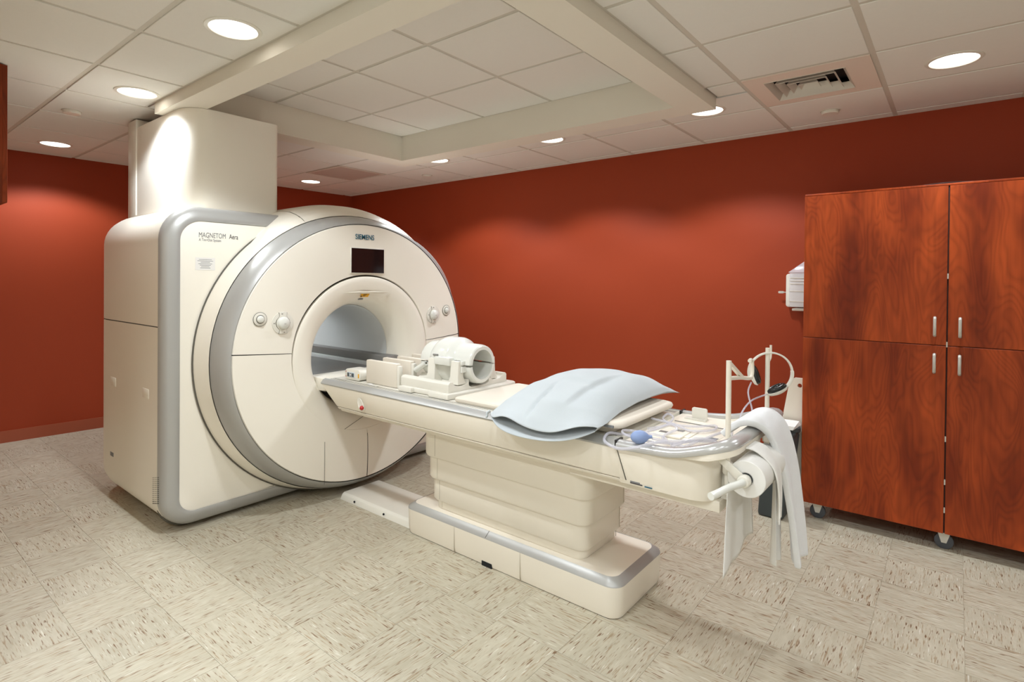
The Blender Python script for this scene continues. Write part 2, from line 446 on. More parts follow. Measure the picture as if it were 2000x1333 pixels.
vb.build('panel', mat('vent_panel_paint', sr(228, 212, 198), .6), t, smooth=0)
B().box(*i_, H+.055, H+.06).build('duct', 'vdark', t)
cx, cy = (i_[0]+i_[1])/2, (i_[2]+i_[3])/2
hx, hy = (i_[1]-i_[0])/2, (i_[3]-i_[2])/2
for k in range(4):
    s0 = 1-k*.25; s1 = s0-.12
    if s1 < .05: s1 = .05
    r0 = [(cx+sx*hx*s0, cy+sy*hy*s0, H-.008) for sx, sy in ((1, 1), (-1, 1), (-1, -1), (1, -1))]
    r1 = [(cx+sx*hx*s1, cy+sy*hy*s1, H+.026) for sx, sy in ((1, 1), (-1, 1), (-1, -1), (1, -1))]
    B().loft([r0, r1], True, False).build('louvre', 'ventm', t, solid=.0025, smooth=0)
t = thing('return_grille', 'mauve-grey perforated return air panel in the ceiling near the far corner', 'air vent', (RX+G/2, RY+GY/2, H))
B().box(RX+.035, RX+G-.035, RY+.035, RY+GY-.035, H-.003, H+.006).build('perforated_panel', 'ret', t)
fb = B()
for q in ((RX+.011, RX+G-.011, RY+.011, RY+.035), (RX+.011, RX+G-.011, RY+GY-.035, RY+GY-.011), (RX+.011, RX+.035, RY+.035, RY+GY-.035), (RX+G-.035, RX+G-.011, RY+.035, RY+GY-.035)):
    fb.box(*q, H-.007, H+.006)
fb.build('frame', 'ventm', t, smooth=0)

# ------------------------------------------------------------------ scanner
YC, ZC = 2.30, .94
g = thing('mri_scanner', 'large cream magnetic resonance scanner with round silver-ringed front and bore', 'scanner', (-3.9, YC, 0))
Y0, Z1, Z0 = 1.16, 1.832, .022
def lpath(ins, kind, ytop=1.86, ybot=2.1):
    y0, z1, z0 = Y0+ins, Z1-ins, Z0+ins; r = max(.20-ins, .03); rb = max(.17-ins, .03)
    up = [(ytop, z1)]+arc(y0+r, z1-r, r, 90, 180, 10)+[(y0, 1.153)]
    lo = [(y0, 1.147)]+arc(y0+rb, z0+rb, rb, 180, 270, 10)+[(ybot, z0)]
    return up if kind == 'up' else lo if kind == 'lo' else up+lo
mir = lambda pts: [(2*YC-y, z) for y, z in pts]
def rpath(ins, kind, ytop=1.86, ybot=2.1):
    # far half of the body: its shoulder follows the round face
    y0, z1, z0 = Y0+.02+ins, Z1-ins, Z0+ins; r = .86-ins; rb = max(.17-ins, .03)
    if ytop > 2.0: up = [(2.295, z1)]+arc(y0+r, z1-.70+ins, r, 90, 180, 14, .70-ins)+[(y0, 1.130)]
    else: up = arc(y0+r, z1-.70+ins, r, 120, 180, 10, .70-ins)+[(y0, 1.130)]
    lo = [(y0, 1.124)]+arc(y0+rb, z0+rb, rb, 180, 270, 10)+[(ybot, z0)]
    return mir(up if kind == 'up' else lo if kind == 'lo' else up+lo)
def at_x(pts, x): return [(x, y, z) for y, z in pts]
def whole(ins):
    p = lpath(ins, 'all', YC, YC); q = rpath(ins, 'all', YC, YC)[::-1]; return p[:-1]+q[:-1]
# inner body
B().loft([at_x(whole(i), x) for i, x in ((.16, -4.545), (.07, -4.49), (.03, -4.42), (.006, -4.30), (.006, -3.42), (.03, -3.37))], True, False).build('body_core', 'seam', g, smooth=50)
xs = ((.17, -4.565), (.09, -4.53), (.035, -4.46), (.008, -4.38), (0, -4.30), (0, -3.424))
for sgn in (1, -1):
    f = (lambda p: p); lp = lpath if sgn == 1 else rpath
    B().loft([at_x(f(lp(i, 'up', 2.295)), x) for i, x in xs], False, False).build('upper_side_panel', 'cream', g, smooth=50)
    B().loft([at_x(f(lp(i, 'lo', 0, 2.295)), x) for i, x in xs], False, False).build('lower_side_panel', 'cream', g, smooth=50)
    bd = [(0, -3.424), (0, -3.420), (.003, -3.398), (.012, -3.376), (.030, -3.362), (.058, -3.353), (.082, -3.350), (.086, -3.354)]
    o = B().loft([at_x(f(lp(i, 'all')), x) for i, x in bd], False, False).build('edge_band', 'silver', g, smooth=60)
    part(o, 'silver trim band round the front edge')
def holed(outer, hole, x, name, mt_, extra=None):
    # flat cover in the YZ plane with a round opening, plus an optional turned edge
    me = bpy.data.meshes.new(name); bm = bmesh.new()
    lo = [bm.verts.new((x, *p)) for p in outer]; lh = [bm.verts.new((x, *p)) for p in hole]
    e = [bm.edges.new((l[i], l[(i+1) % len(l)])) for l in (lo, lh) for i in range(len(l))]
    bmesh.ops.triangle_fill(bm, use_beauty=True, edges=e)
    prev = lo
    for pts, xx in extra or ():
        cur = [bm.verts.new((xx, *p)) for p in pts]
        for i in range(len(cur)): bm.faces.new((prev[i], prev[(i+1) % len(cur)], cur[(i+1) % len(cur)], cur[i]))
        prev = cur
    bmesh.ops.remove_doubles(bm, verts=bm.verts, dist=1e-5)
    bmesh.ops.recalc_face_normals(bm, faces=bm.faces); bm.to_mesh(me); bm.free()
    me.shade_smooth(); me.set_sharp_from_angle(angle=.9)
    me.materials.append(M[mt_]); o = bpy.data.objects.new(name, me); C.objects.link(o); child(o, g); return o
bh = [(YC+.9*math.cos(2*PI*i/64), ZC+.84*math.sin(2*PI*i/64)) for i in range(64)]
holed(whole(.088), bh, -3.3565, 'front_cover', 'cream', [(whole(.08), -3.358), (whole(.034), -3.367), (whole(.010), -3.392), (whole(.004), -3.43)])
bh2 = [(2.305+.34*math.cos(2*PI*i/64), .915+.34*math.sin(2*PI*i/64)) for i in range(64)]
holed(whole(.165), bh2, -4.566, 'rear_cover', 'cream')
# drum and face, turned about the bore axis
SC = (1.0, .957)
cc = (0, YC, ZC)
cz = (0, YC, ZC)
B().lathe([(-3.75, .985), (-3.36, .99), (-3.345, .988), (-3.30, .978), (-3.25, .966), (-3.222, .957)], cc, 'x', 128, SC).build('drum_rim', 'cream', g, smooth=50)
o = B().lathe([(-3.222, .953), (-3.205, .950), (-3.175, .942), (-3.145, .929), (-3.12, .912), (-3.105, .896), (-3.102, .891)], cc, 'x', 128, SC).build('ring_trim', 'silver', g, smooth=60)
part(o, 'broad silver ring round the scanner face')
B().lathe([(-3.348, .997), (-3.344, .9885)], cc, 'x', 128, SC).build('drum_gap', 'seam', g)
B().lathe([(-3.23, .95), (-3.115, .89), (-3.112, .54), (-3.13, .52)], cc, 'x', 128, SC).build('face_core', 'seam', g, smooth=60)
# hood over the drum, with wings that run down into the rim
hp_ = [(-3.226, .955), (-3.26, .992), (-3.30, 1.016), (-3.36, 1.038), (-3.45, 1.05), (-3.80, 1.05), (-3.83, 1.03), (-3.84, .95)]
lo_ = [(-3.226, .950), (-3.26, .964), (-3.30, .974), (-3.36, .985), (-3.45, .985), (-3.80, .985), (-3.83, .98), (-3.84, .95)]
def hood(a0, a1, k0, k1, name):
    n_ = 24
    def fn(u, v):
        a = math.radians(a0+(a1-a0)*u); k = k0+(k1-k0)*u; k = k*k*(3-2*k)
        t_ = v*(len(hp_)-1); q = min(int(t_), len(hp_)-2); w = t_-q
        x = hp_[q][0]*(1-w)+hp_[q+1][0]*w; rh = hp_[q][1]*(1-w)+hp_[q+1][1]*w; rl = lo_[q][1]*(1-w)+lo_[q+1][1]*w
        r = rh*(1-k)+rl*k
        return (x, YC+r*math.cos(a), ZC+r*math.sin(a)*SC[1])
    B().grid(fn, n_, 28).build(name, 'cream', g, smooth=60)
hood(60, 113, 0, 0, 'hood'); hood(113.25, 138, .03, 1, 'hood_wing'); hood(59.7, 22, .03, 1, 'hood_wing')
fp = [(-3.13, .888), (-3.106, .887), (-3.100, .882), (-3.093, .80), (-3.089, .70), (-3.090, .60), (-3.095, .540), (-3.10, .5385), (-3.12, .5385)]
for nm, a0, a1 in (('upper_face_panel', 4.2, 175.8), ('lower_face_panel', 176.2, 270.7), ('lower_face_panel', 271.1, 363.8)):
    B().lathe(fp, cc, 'x', 160, SC, a0, a1).build(nm, 'cream', g, smooth=40)
cb = (0, 2.305, .915)
fn = [(-3.12, .5345), (-3.10, .5345), (-3.096, .530), (-3.097, .50), (-3.105, .455), (-3.122, .415), (-3.15, .383), (-3.19, .360), (-3.25, .345), (-3.32, .338)]
B().lathe(fn, cb, 'x', 128, (1, .99)).build('bore_funnel', 'cream', g, smooth=60)
o = B().lathe([(-3.315, .336), (-3.34, .333), (-4.55, .333)], cb, 'x', 96, (1, .99)).build('bore_tube', 'bore', g, smooth=60)
part(o, 'grey lined patient bore')
B().box(-4.55, -3.15, 2.02, 2.59, .70, .79).build('bore_bed_rail', 'rail', g, bevel=.004)
for y0, y1, z0, z1, mt_ in ((2.555, 2.66, .815, .872, 'rail'), (2.53, 2.60, .76, .815, 'bore')):
    B().box(-4.5, -3.20, y0, y1, z0, z1).build('bore_ledge', mt_, g, bevel=.006)
    B().box(-4.5, -3.55, 4.6-y1, 4.6-y0, z0, z1).build('bore_ledge', mt_, g, bevel=.006)
B().loft([[(-3.30, 1.99, .70), (-3.30, 2.61, .70), (-3.30, 2.61, .795), (-3.30, 1.99, .795)], [(-3.092, 1.985, .72), (-3.092, 2.615, .72), (-3.092, 2.615, .795), (-3.092, 1.985, .795)]]).build('bridge', 'cream', g, bevel=.006)
# lights that brighten the tunnel
for y in (2.19, 2.42):
    B().box(-4.45, -3.95, y-.012, y+.012, 1.206, 1.212).build('bore_light', mat('bore_light_strip', (.95, .97, 1), .5, emit=((.9, .96, 1.0), 16.0)), g)
# fine seams
def strip(pts, w, name='seam_line', r=.0016):
    return B().tube(pts, r, 6).build(name, 'seam', g, smooth=60)
strip([(-3.0885-.002*0, 1.983, z) for z in (.13, .25, .40)], 0, 'crease_line', .0012)
strip([(-3.097, 2.05+.03*k, .415+.012*k) for k in range(13)], 0)
# brow over the bore
B().loft([[(-3.098, y, zc_+h_), (-3.098+d_, y, zc_+h_*.3), (-3.10, y, zc_-h_*1.6)] for y, zc_, h_, d_ in ((2.12, 1.335, .0004, .001), (2.18, 1.337, .004, .010), (2.24, 1.338, .006, .014), (2.37, 1.338, .006, .014), (2.43, 1.337, .004, .010), (2.49, 1.336, .0004, .001))]).build('brow', 'cream', g, smooth=40)
# display
B().box(-3.095, -3.084, 2.163, 2.434, 1.463, 1.634).build('display_frame', 'white', g, bevel=.003)
o = B().box(-3.09, -3.0825, 2.168, 2.429, 1.468, 1.629).build('display_screen', 'screen', g)
part(o, 'switched-off black display screen')
text_on_x('SIEMENS', -3.0885, 2.199, 1.690, .0475, 'teal', 'lettering', g, .86, .0005)
text_on_x('MAGNETOM', -3.3555, 1.341, 1.655, .041, 'greytxt', 'lettering', g, .65)
text_on_x('Aera', -3.3555, 1.510, 1.655, .041, 'dktxt', 'lettering', g, .65, 0)
text_on_x('A Tim+Dot System', -3.3555, 1.343, 1.634, .022, 'greytxt', 'lettering', g, .70)
# paper notice on front cover
n_ = B().box(-3.3575, -3.3555, 1.325, 1.432, 1.468, 1.540).build('paper_notice', 'paper', g)
tb = B()
for k, w in enumerate((.07, .085, .05, .075, .06, .045, .055)):
    tb.box(-3.3556, -3.3552, 1.378-w/2, 1.378+w/2, 1.527-k*.008, 1.5295-k*.008)
tb.build('printed_lines', 'greytxt', g, smooth=0)['kind'] = 'stuff'
# warning label on the sloping funnel
def lab(y0, y1, r0, r1, lift, name, mt_):
    pts = [(-3.095, .50), (-3.103, .455), (-3.120, .415), (-3.148, .383), (-3.188, .360)]
    def X(r):
        for (xa, ra), (xb, rb_) in zip(pts, pts[1:]):
            if rb_ <= r <= ra: return xa+(xb-xa)*(ra-r)/(ra-rb_)
    a0, a1 = [90-math.degrees(math.asin((y-2.305)/((r0+r1)/2))) for y in (y1, y0)]
    n_ = 4
    B().lathe([(X(r0+(r1-r0)*i/n_)+lift, r0+(r1-r0)*i/n_-lift*.6) for i in range(n_+1)], cb, 'x', 120, (1, .99), a0, a1).build(name, mt_, g)
lab(2.268, 2.336, .432, .396, .0035, 'warning_label', 'yellow')
lab(2.272, 2.304, .431, .421, .0045, 'label_heading', 'black')
for k in range(3):
    lab(2.286, 2.316-.004*k, .416-k*.006, .4138-k*.006, .0045, 'label_text_line', 'black')
lab(2.272, 2.281, .407, .398, .0045, 'label_symbol', 'black')
lab(2.266, 2.306, .385, .378, .0035, 'small_label', 'greytxt')
# control knobs
def knob(y, z, big):
    x = -3.0895
    if big:
        pl = B().lathe([(x, .066), (x+.004, .065), (x+.005, .060), (x+.005, .0005)], (0, y, z), 'x', 40).build('control_dial', 'white', g)
        bow = [(.024, .062), (.020, .040), (.036, .02), (.042, 0), (.036, -.02), (.020, -.040), (.024, -.062)]
        poly = [(y+a, z+b) for a, b in bow]+[(y-a, z+b) for a, b in bow[::-1]]
        child(B().prism([(y+(a-y)*1.09, z+(b-z)*1.0) for a, b in poly], 'x', x, x+.0062).build('dial_groove', 'seam', None), pl)
        child(B().prism(poly, 'x', x, x+.010).build('dial_plate', 'white', None, bevel=.002), pl)
        child(B().lathe([(x+.008, .037), (x+.024, .034), (x+.030, .028), (x+.032, .0005)], (0, y, z), 'x', 32).build('knob', 'gloss', None, smooth=60), pl)
        for q in ((x+.0095, x+.0106, y-.012, y-.002, z+.052, z+.056), (x+.0095, x+.0106, y+.002, y+.010, z-.056, z-.052), (x+.0315, x+.0325, y-.006, y+.006, z-.004, z-.0025), (x+.004, x+.0056, y-.056, y-.051, z-.003, z+.003)):
            child(B().box(*q).build('dial_mark', 'seam', None, smooth=0), pl)
    else:
        pl = B().lathe([(x, .039), (x+.003, .038), (x+.004, .036), (x+.004, .0005)], (0, y, z), 'x', 32).build('control_dial', 'white', g)
        child(B().lathe([(x, .0245), (x+.005, .0245), (x+.005, .0005)], (0, y, z), 'x', 28).build('dial_groove', 'seam', None), pl)
        child(B().lathe([(x+.004, .021), (x+.014, .019), (x+.018, .013), (x+.019, .0005)], (0, y, z), 'x', 28).build('knob', 'gloss', None, smooth=60), pl)
        child(B().lathe([(x, .0405), (x+.002, .0405), (x+.002, .038)], (0, y, z), 'x', 32).build('dial_rim', 'seam', None), pl)
knob(1.564, 1.191, False); knob(1.699, 1.163, True); knob(2.901, 1.163, True); knob(3.036, 1.191, False)
# side panel fittings
for x in (-4.16, -3.60):
    B().box(x-.05, x+.05, Y0-.0012, Y0+.004, .735, .790).build('latch_cover', 'cream', g, bevel=.001)
B().box(-4.21, -4.15, Y0-.001, Y0+.003, .285, .31).build('maker_plate', 'greytxt', g)
vb = B()
for i in range(6):
    for j in range(14):
        vb.box(-3.49+i*.016, -3.484+i*.016, Y0-.0006, Y0+.002, .16+j*.011+i*.004, .164+j*.011+i*.004)
vb.build('vent_holes', 'seam', g, smooth=0)['kind'] = 'stuff'
# bottom skirt and feet
B().box(-4.25, -3.46, 1.33, 3.27, .0, .03).build('plinth', 'seam', g)
B().prism(arc(1.33, .16, .16, 180, 268, 8)+[(1.33, .012), (1.30, .012)]+arc(1.335, .165, .15, 262, 184, 8), 'x', -3.470, -3.452).build('corner_seam', 'seam', g)

# tower between scanner and ceiling
t = thing('magnet_tower', 'tall off-white cover box rising from the scanner top to the ceiling', 'cover', (-4.0, 1.63, 1.83))
def plan(x0, x1, y0, y1, rf):
    return arc(x1-rf, y0+rf, rf, 360, 270, 8)+[(x0, y0), (x0, y1)]+arc(x1-.03, y1-.03, .03, 90, 0, 4)
bx = [(-3.52-.16+.16*math.cos(a), 1.345+.16-.16*math.sin(a)) for a in [PI/2*i/10 for i in range(11)]]
poly = bx+[(-4.35, 1.345), (-4.35, 1.905)]+arc(-3.55, 1.875, .03, 90, 0, 4)
B().prism(poly, 'z', 1.834, 2.438).build('cover_shell', 'tower', t, smooth=50)
B().box(-4.50, -4.352, 1.338, 1.92, 1.834, 2.495).build('rear_panel', 'tower', t, bevel=.004)
B().prism([(x+(.012 if x > -3.9 else 0), y-(.012 if y < 1.6 else -.012)) for x, y in poly], 'z', 1.8335, 1.842).build('base_flange', 'cream', t, smooth=50)

# ------------------------------------------------------------------ patient table
tb = thing('patient_table', 'long cream patient table on a stepped pedestal in front of the scanner', 'table', (-1.75, YC, 0))
HW = .35
def sect(z_in, hw_b, z_b, hw_t, z_t):
    return [(YC-hw_b, z_b), (YC+hw_b, z_b), (YC+hw_t, z_t), (YC-hw_t, z_t)]
# long side walls: lofted trough along X, first end slopes back under the bore
def ring(x, hb, zb, ht, zt, xs_=0):
    return [(x+xs_, YC-hb, zb), (x+xs_, YC+hb, zb), (x, YC+ht, zt), (x, YC-ht, zt)]
B().loft([ring(-3.085, .325, .648, .348, .772, .135), ring(-1.036, .325, .648, .348, .772, .03)]).build('bed_body', 'creamt', tb, bevel=.004)
B().loft([ring(-2.94, .318, .632, .327, .645), ring(-1.0, .318, .632, .327, .645)]).build('bed_lip', 'creamt', tb, bevel=.002)
# end cap with rounded corners
def capring(z, hw, x1, r=.09):
    return [(x, y, z) for x, y in [(-1.031, YC-hw)]+arc(x1-r, YC-hw+r, r, 270, 360, 8)+arc(x1-r, YC+hw-r, r, 0, 90, 8)+[(-1.031, YC+hw)]]
B().loft([capring(.632, .322, -.672), capring(.66, .328, -.668), capring(.772, .350, -.66), capring(.79, .345, -.665)]).build('end_cap', 'creamt', tb, smooth=50)
B().box(-1.30, -.66, YC-.27, YC+.27, .590, .632).build('under_tray', 'creamt', tb, bevel=.004)
B().box(-3.0, -.70, YC-.26, YC+.26, .60, .64).build('bed_frame', 'creamt', tb, bevel=.004)
for s in (-1, 1):
    o = B().loft([[(x, YC+s*.349, .771), (x, YC+s*.351, .778), (x, YC+s*.335, .797), (x, YC+s*.318, .803), (x, YC+s*.312, .795), (x, YC+s*.33, .770)] for x in (-3.085, -1.040)]).build('side_rail', 'silver', tb, smooth=35)
    part(o, 'silver side rail')
B().box(-3.08, -1.04, YC-.325, YC+.325, .76, .7985).build('deck', 'white', tb)
B().box(-1.04, -.70, YC-.325, YC+.325, .74, .786).build('end_deck', 'white', tb, bevel=.003)
for s in (-1, 1):
    for k, dy in enumerate((.295, .280, .268)):
        B().box(-3.06, -1.05, YC+s*dy-.0012, YC+s*dy+.0012, .798, .7992).build('deck_groove', 'seam', tb)
# rail that sweeps up into the push handle
half = [(-1.034, 1.962, .786), (-.98, 1.962, .787), (-.92, 1.960, .790), (-.80, 1.946, .802), (-.70, 1.936, .832), (-.64, 1.945, .852), (-.605, 1.985, .862), (-.597, 2.06, .865), (-.595, 2.18, .866), (-.595, 2.30, .866)]
full = half+[(x, 2*YC-y, z) for x, y, z in half[::-1][1:]]
path = spline(full, 6)
def sweep(prof, name, mt_, label=None, thin=False):
    rings = []
    for i, p in enumerate(path):
        t_ = (path[min(i+1, len(path)-1)]-path[max(i-1, 0)]); t_.z *= .6; t_.normalize()
        nrm = Vector((t_.y, -t_.x, 0)).normalized(); up = t_.cross(nrm)*-1
        if up.z < 0: up = -up
        k = min(1, max(0, (p.x+.80)/.14)) if thin else 1; k = k*k*(3-2*k)
        rings.append([p+nrm*(a-.012*(1-k))+up*(b if b > -.02 else -.018+(b+.018)*k) for a, b in prof])
    o = B().loft(rings).build(name, mt_, tb, smooth=45)
    if label: part(o, label)
sweep([(.016, -.014), (.014, -.038), (-.004, -.046), (-.022, -.040), (-.026, -.016), (-.02, -.004), (.01, -.006)], 'handle_grip', 'creamt', None, True)
sweep([(.017, -.015), (.021, -.004), (.017, .005), (.004, .014), (-.014, .017), (-.026, .010), (-.027, -.012)], 'handle_rail', 'chrome', 'polished silver rail that curves into the push handle')
for k in (0, 1):
    y = 1.975 if k == 0 else 2.625
    B().box(-1.041, -1.033, y-.028, y+.028, .77, .8035).build('rail_joint', 'black', tb)
for s in (-1, 1):
    B().tube([(-1.033, YC+s*.3495, .772), (-1.003, YC+s*.3275, .648)], .0022, 6).build('panel_gap', 'seam', tb)
for x0, x1, z, mt_ in ((-.985, -.945, .6455, 'greytxt'), (-.985, -.935, .6395, 'dktxt'), (-.925, -.895, .6375, 'teal')):
    B().box(x0, x1, 1.9725, 1.9785, z, z+.0035).build('type_label', mt_, tb)
# end deck fittings
B().box(-1.0, -.74, YC-.13, YC+.13, .786, .792).build('recess_plate', 'creamt', tb, bevel=.003)
B().box(-.97, -.86, 2.16, 2.30, .79, .800).build('socket_block', 'creamt', tb, bevel=.004)
for x, y in ((-.95, 2.20), (-.90, 2.26)):
    B().box(x-.016, x+.016, y-.012, y+.012, .798, .8012).build('socket', 'rail', tb)
B().prism(arc(-.84, 2.27, .075, 90, 270, 12), 'z', .790, .796).build('latch_disc', 'creamt', tb, bevel=.002)
B().box(-.78, -.745, 2.24, 2.27, .792, .7932).build('grey_label', 'greytxt', tb)
B().box(-1.0, -.74, 2.44, 2.444, .786, .7932).build('slot', 'rail', tb)
B().prism([(-.955+a, b) for a, b in rrect(0, .07, .79, .845, .008, 3)], 'y', 2.53, 2.542).build('stop_tab', 'white', tb, bevel=.002)
B().box(-.985, -.885, 2.515, 2.556, .786, .797).build('stop_foot', 'white', tb, bevel=.003)
# emergency button in an oval cup
cup = B()
rings = []
for t_, sc_ in ((0, 1), (.002, 1.0), (.003, .93), (-.012, .62), (-.016, .3)):
    rings.append([(-2.685+.026*sc_*math.cos(a)-.014*sc_*math.sin(a)+(.010 if sc_ < .9 else 0), 1.956-t_, .70+(.036*sc_*math.sin(a)) - (.012 if sc_ < .9 else 0)) for a in [2*PI*i/28 for i in range(28)]])
cup.loft(rings, True, True).build('button_cup', 'white', tb, smooth=60)
B().lathe([(0, .012), (-.006, .0135), (-.012, .012), (-.017, .007), (-.019, .0005)], (-2.667, 1.957, .683), 'y', 24).build('stop_button', 'red', tb, smooth=60)
# pedestal: telescoping tiers
for n, (z0, z1, ins) in enumerate(((.165, .222, .057), (.215, .342, .038), (.337, .466, .019), (.461, .66, 0))):
    rr = rrect(-2.305+ins, -1.235-ins, 2.075+ins, 2.525-ins, .075-ins*.4, 8)
    B().loft([[(x, y, z) for x, y in q] for q, z in ((rr, z1), (rr, z0+.012), (rrect(-2.305+ins+.008, -1.235-ins-.008, 2.083+ins, 2.517-ins, .067-ins*.4, 8), z0))]).build('pedestal_tier', 'creamt', tb, smooth=40)
    B().box(-2.19, -2.188, 2.0744+ins, 2.08+ins, z0+.012, z1-.006).build('tier_seam', 'lseam', tb)
    B().box(-1.237-ins, -1.2344-ins, 2.44, 2.442, z0+.012, z1-.006).build('tier_seam', 'lseam', tb)
rr = lambda i: rrect(-2.425+i, -1.085-i, 2.07+i, 2.53-i, .06-i*.4, 8)
B().loft([[(x, y, z) for x, y in rr(i)] for i, z in ((.006, .004), (0, .03), (-.004, .139))]).build('base_skirt', 'creamt', tb, smooth=40)
o = B().loft([[(x, y, z) for x, y in rr(i)] for i, z in ((-.004, .139), (-.002, .146), (.028, .168), (.031, .166))], True, False).build('base_trim', 'silver', tb, smooth=40)
part(o, 'silver bevel trim round the pedestal base')
B().loft([[(x, y, z) for x, y in rr(.03)] for z in (.12, .1665)]).build('base_top', 'creamt', tb, smooth=40)
for x in (-2.03, -1.595):
    B().box(x-.0008, x+.0008, 2.0655, 2.08, .006, .139).build('skirt_seam', 'lseam', tb)
B().box(-1.84, -1.775, 2.0695, 2.09, .0, .023).build('skirt_notch', 'vdark', tb)
B().prism([(2.0672, .1462), (2.0978, .1690), (2.099, .160), (2.068, .138)], 'x', -1.8165, -1.8135).build('trim_joint', 'seam', tb)
# floor cable cover from scanner to base
cp = [(2.105, .0), (2.12, .03), (2.135, .04), (2.41, .04), (2.425, .03), (2.44, .0)]
B().prism(cp, 'x', -3.10, -2.42).build('floor_cover', 'white', tb, bevel=.003)
for x in (-2.95, -2.66):
    B().lathe([(2.104, .006), (2.11, .006), (2.11, .0005)], (x, 0, .02), 'y', 10).build('cover_screw', 'vdark', tb)
# foot poles, sockets and hooks
for y in (2.05, 2.575):
    B().tube([(-.64, y, .735), (-.64, y, 1.142)], .0095, 12).build('pole', 'creamt', tb)
    B().lathe([(.735, .0165), (.738, .018), (.772, .018), (.775, .0165), (.776, .009)], (-.64, y, 0), 'z', 20).build('pole_socket', 'white', tb)
    B().tube([(-.64, y, .66), (-.64, y, .736)], .012, 12).build('pole_stem', 'white', tb)
B().loft([[(-.646, 2.05, 1.142), (-.634, 2.05, 1.142), (-.634, 2.05, 1.128), (-.646, 2.05, 1.128)], [(-.646, 2.215, 1.066), (-.634, 2.215, 1.066), (-.634, 2.20, 1.058), (-.646, 2.20, 1.058)]]).build('hook_brace', 'creamt', tb)
B().tube(spline([(-.64, 2.05, 1.078), (-.64, 2.19, 1.063), (-.64, 2.30, 1.046), (-.64, 2.335, 1.048), (-.64, 2.345, 1.07), (-.64, 2.34, 1.105), (-.64, 2.325, 1.116), (-.64, 2.305, 1.114)], 4), .0075, 8).build('hook_arm', 'creamt', tb, smooth=60)
B().tube(spline([(-.64, 2.575, 1.09), (-.64, 2.60, 1.085), (-.64, 2.622, 1.10), (-.64, 2.625, 1.15)], 4), .005, 8).build('hanger_hook', 'creamt', tb, smooth=60)
# roll holder
RXc, RZc, RR = -.555, .752, .063
B().tube([(RXc, 1.955, RZc), (RXc, 2.27, RZc)], .016, 14).build('roll_axle', 'white', tb)
for y in (1.968, 2.262):
    B().loft([[(RXc+.016, y-.004, RZc), (RXc-.014, y-.004, RZc-.016), (RXc-.014, y+.004, RZc-.016), (RXc+.016, y+.004, RZc)],
              [(-.655, y-.004, .838), (-.675, y-.004, .822), (-.675, y+.004, .822), (-.655, y+.004, .838)]]).build('holder_arm', 'white', tb, bevel=.002)
    B().prism([(-.67, .63), (-.63, .63), (-.60, .715), (-.62, .75), (-.67, .75)], 'y', y+.10, y+.135).build('holder_bracket', 'white', tb, bevel=.004)
B().lathe([(1.938, .0005), (1.938, .018), (1.944, .021), (1.966, .021), (1.97, .018)], (RXc, 0, RZc), 'y', 24).build('axle_cap', 'white', tb)
B().tube(spline([(RXc, 1.944, RZc), (RXc-.004, 1.915, RZc), (-.575, 1.87, .751), (-.592, 1.80, .747), (-.602, 1.765, .745)], 5), .0125, 14).build('lever_handle', 'gloss', tb, smooth=60)

# ------------------------------------------------------------------ things on the table
# coil base plate and cradle and head coil
hc = thing('head_coil', 'glossy white head coil with a round opening in a scooped cradle', 'medical coil', (-2.24, YC, .80))
DZ = .7995
pl = B().prism([(-2.445, 2.03), (-2.335, 2.03), (-2.335, 2.055), (-2.20, 2.055), (-2.20, 2.03), (-2.05, 2.03)]+[(-2.05, 2.06), (-2.035, 2.12), (-2.02, 2.48), (-2.035, 2.575), (-2.06, 2.59), (-2.445, 2.59)], 'z', DZ, .829)
pl.build('base_plate', 'white', hc, bevel=.006)
# cradle with scooped end
prof = [(2.06, .828), (2.06, .872), (2.075, .884), (2.095, .884), (2.11, .872)]+[(2.17+.06*math.cos(math.radians(a)), .878+.028*math.sin(math.radians(a))) for a in range(190, 351, 20)]+[(2.235, .885), (2.25, .905), (2.35, .905), (2.365, .885)]
prof += [(4.6-y, z) for y, z in prof[:13][::-1]]
prof = [(2.06, .828), (2.06, .873), (2.072, .884), (2.094, .884)]
for a in range(180, 361, 20): prof.append((2.155+.061*math.cos(math.radians(a)), .884+.03*math.sin(math.radians(a))))
prof += [(2.218, .850), (2.24, .838), (2.36, .838), (2.382, .850)]
for a in range(180, 361, 20): prof.append((2.445+.061*math.cos(math.radians(a)), .884+.03*math.sin(math.radians(a))))
prof += [(2.506, .884), (2.528, .884), (2.54, .873), (2.54, .828)]
B().prism(prof, 'x', -2.455, -2.075).build('cradle', 'white', hc, bevel=.004)
for s in (-1, 1):
    for x0, x1 in ((-2.33, -2.27), (-2.15, -2.09)):
        B().loft([[(x0-.01, YC+s*.165, .86), (x1+.01, YC+s*.165, .86), (x1+.01, YC+s*.10, .86), (x0-.01, YC+s*.10, .86)],
                  [(x0, YC+s*.155, .90), (x1, YC+s*.155, .90), (x1, YC+s*.11, .90), (x0, YC+s*.11, .90)],
                  [(x0, YC+s*.150, .985), (x1, YC+s*.150, .985), (x1, YC+s*.115, .985), (x0, YC+s*.115, .985)]]).build('cradle_arm', 'white', hc, bevel=.004)
def shell(prof_o, prof_i, name, a0, a1):
    B().lathe(prof_o+prof_i[::-1], (0, YC, .957), 'x', 72, (1, 1), a0, a1, True).build(name, 'gloss', hc, smooth=35)
po = [(-2.45, .098), (-2.43, .108), (-2.36, .112), (-2.34, .128), (-2.30, .140), (-2.22, .140), (-2.20, .134), (-2.185, .118), (-2.165, .112), (-2.07, .110), (-2.055, .106), (-2.05, .100)]
pi_ = [(-2.45, .082), (-2.30, .086), (-2.20, .086), (-2.05, .082)]
shell(po, pi_, 'upper_shell', 3, 177)
shell([(t_, r-.003) for t_, r in po], pi_, 'lower_shell', 183, 357)
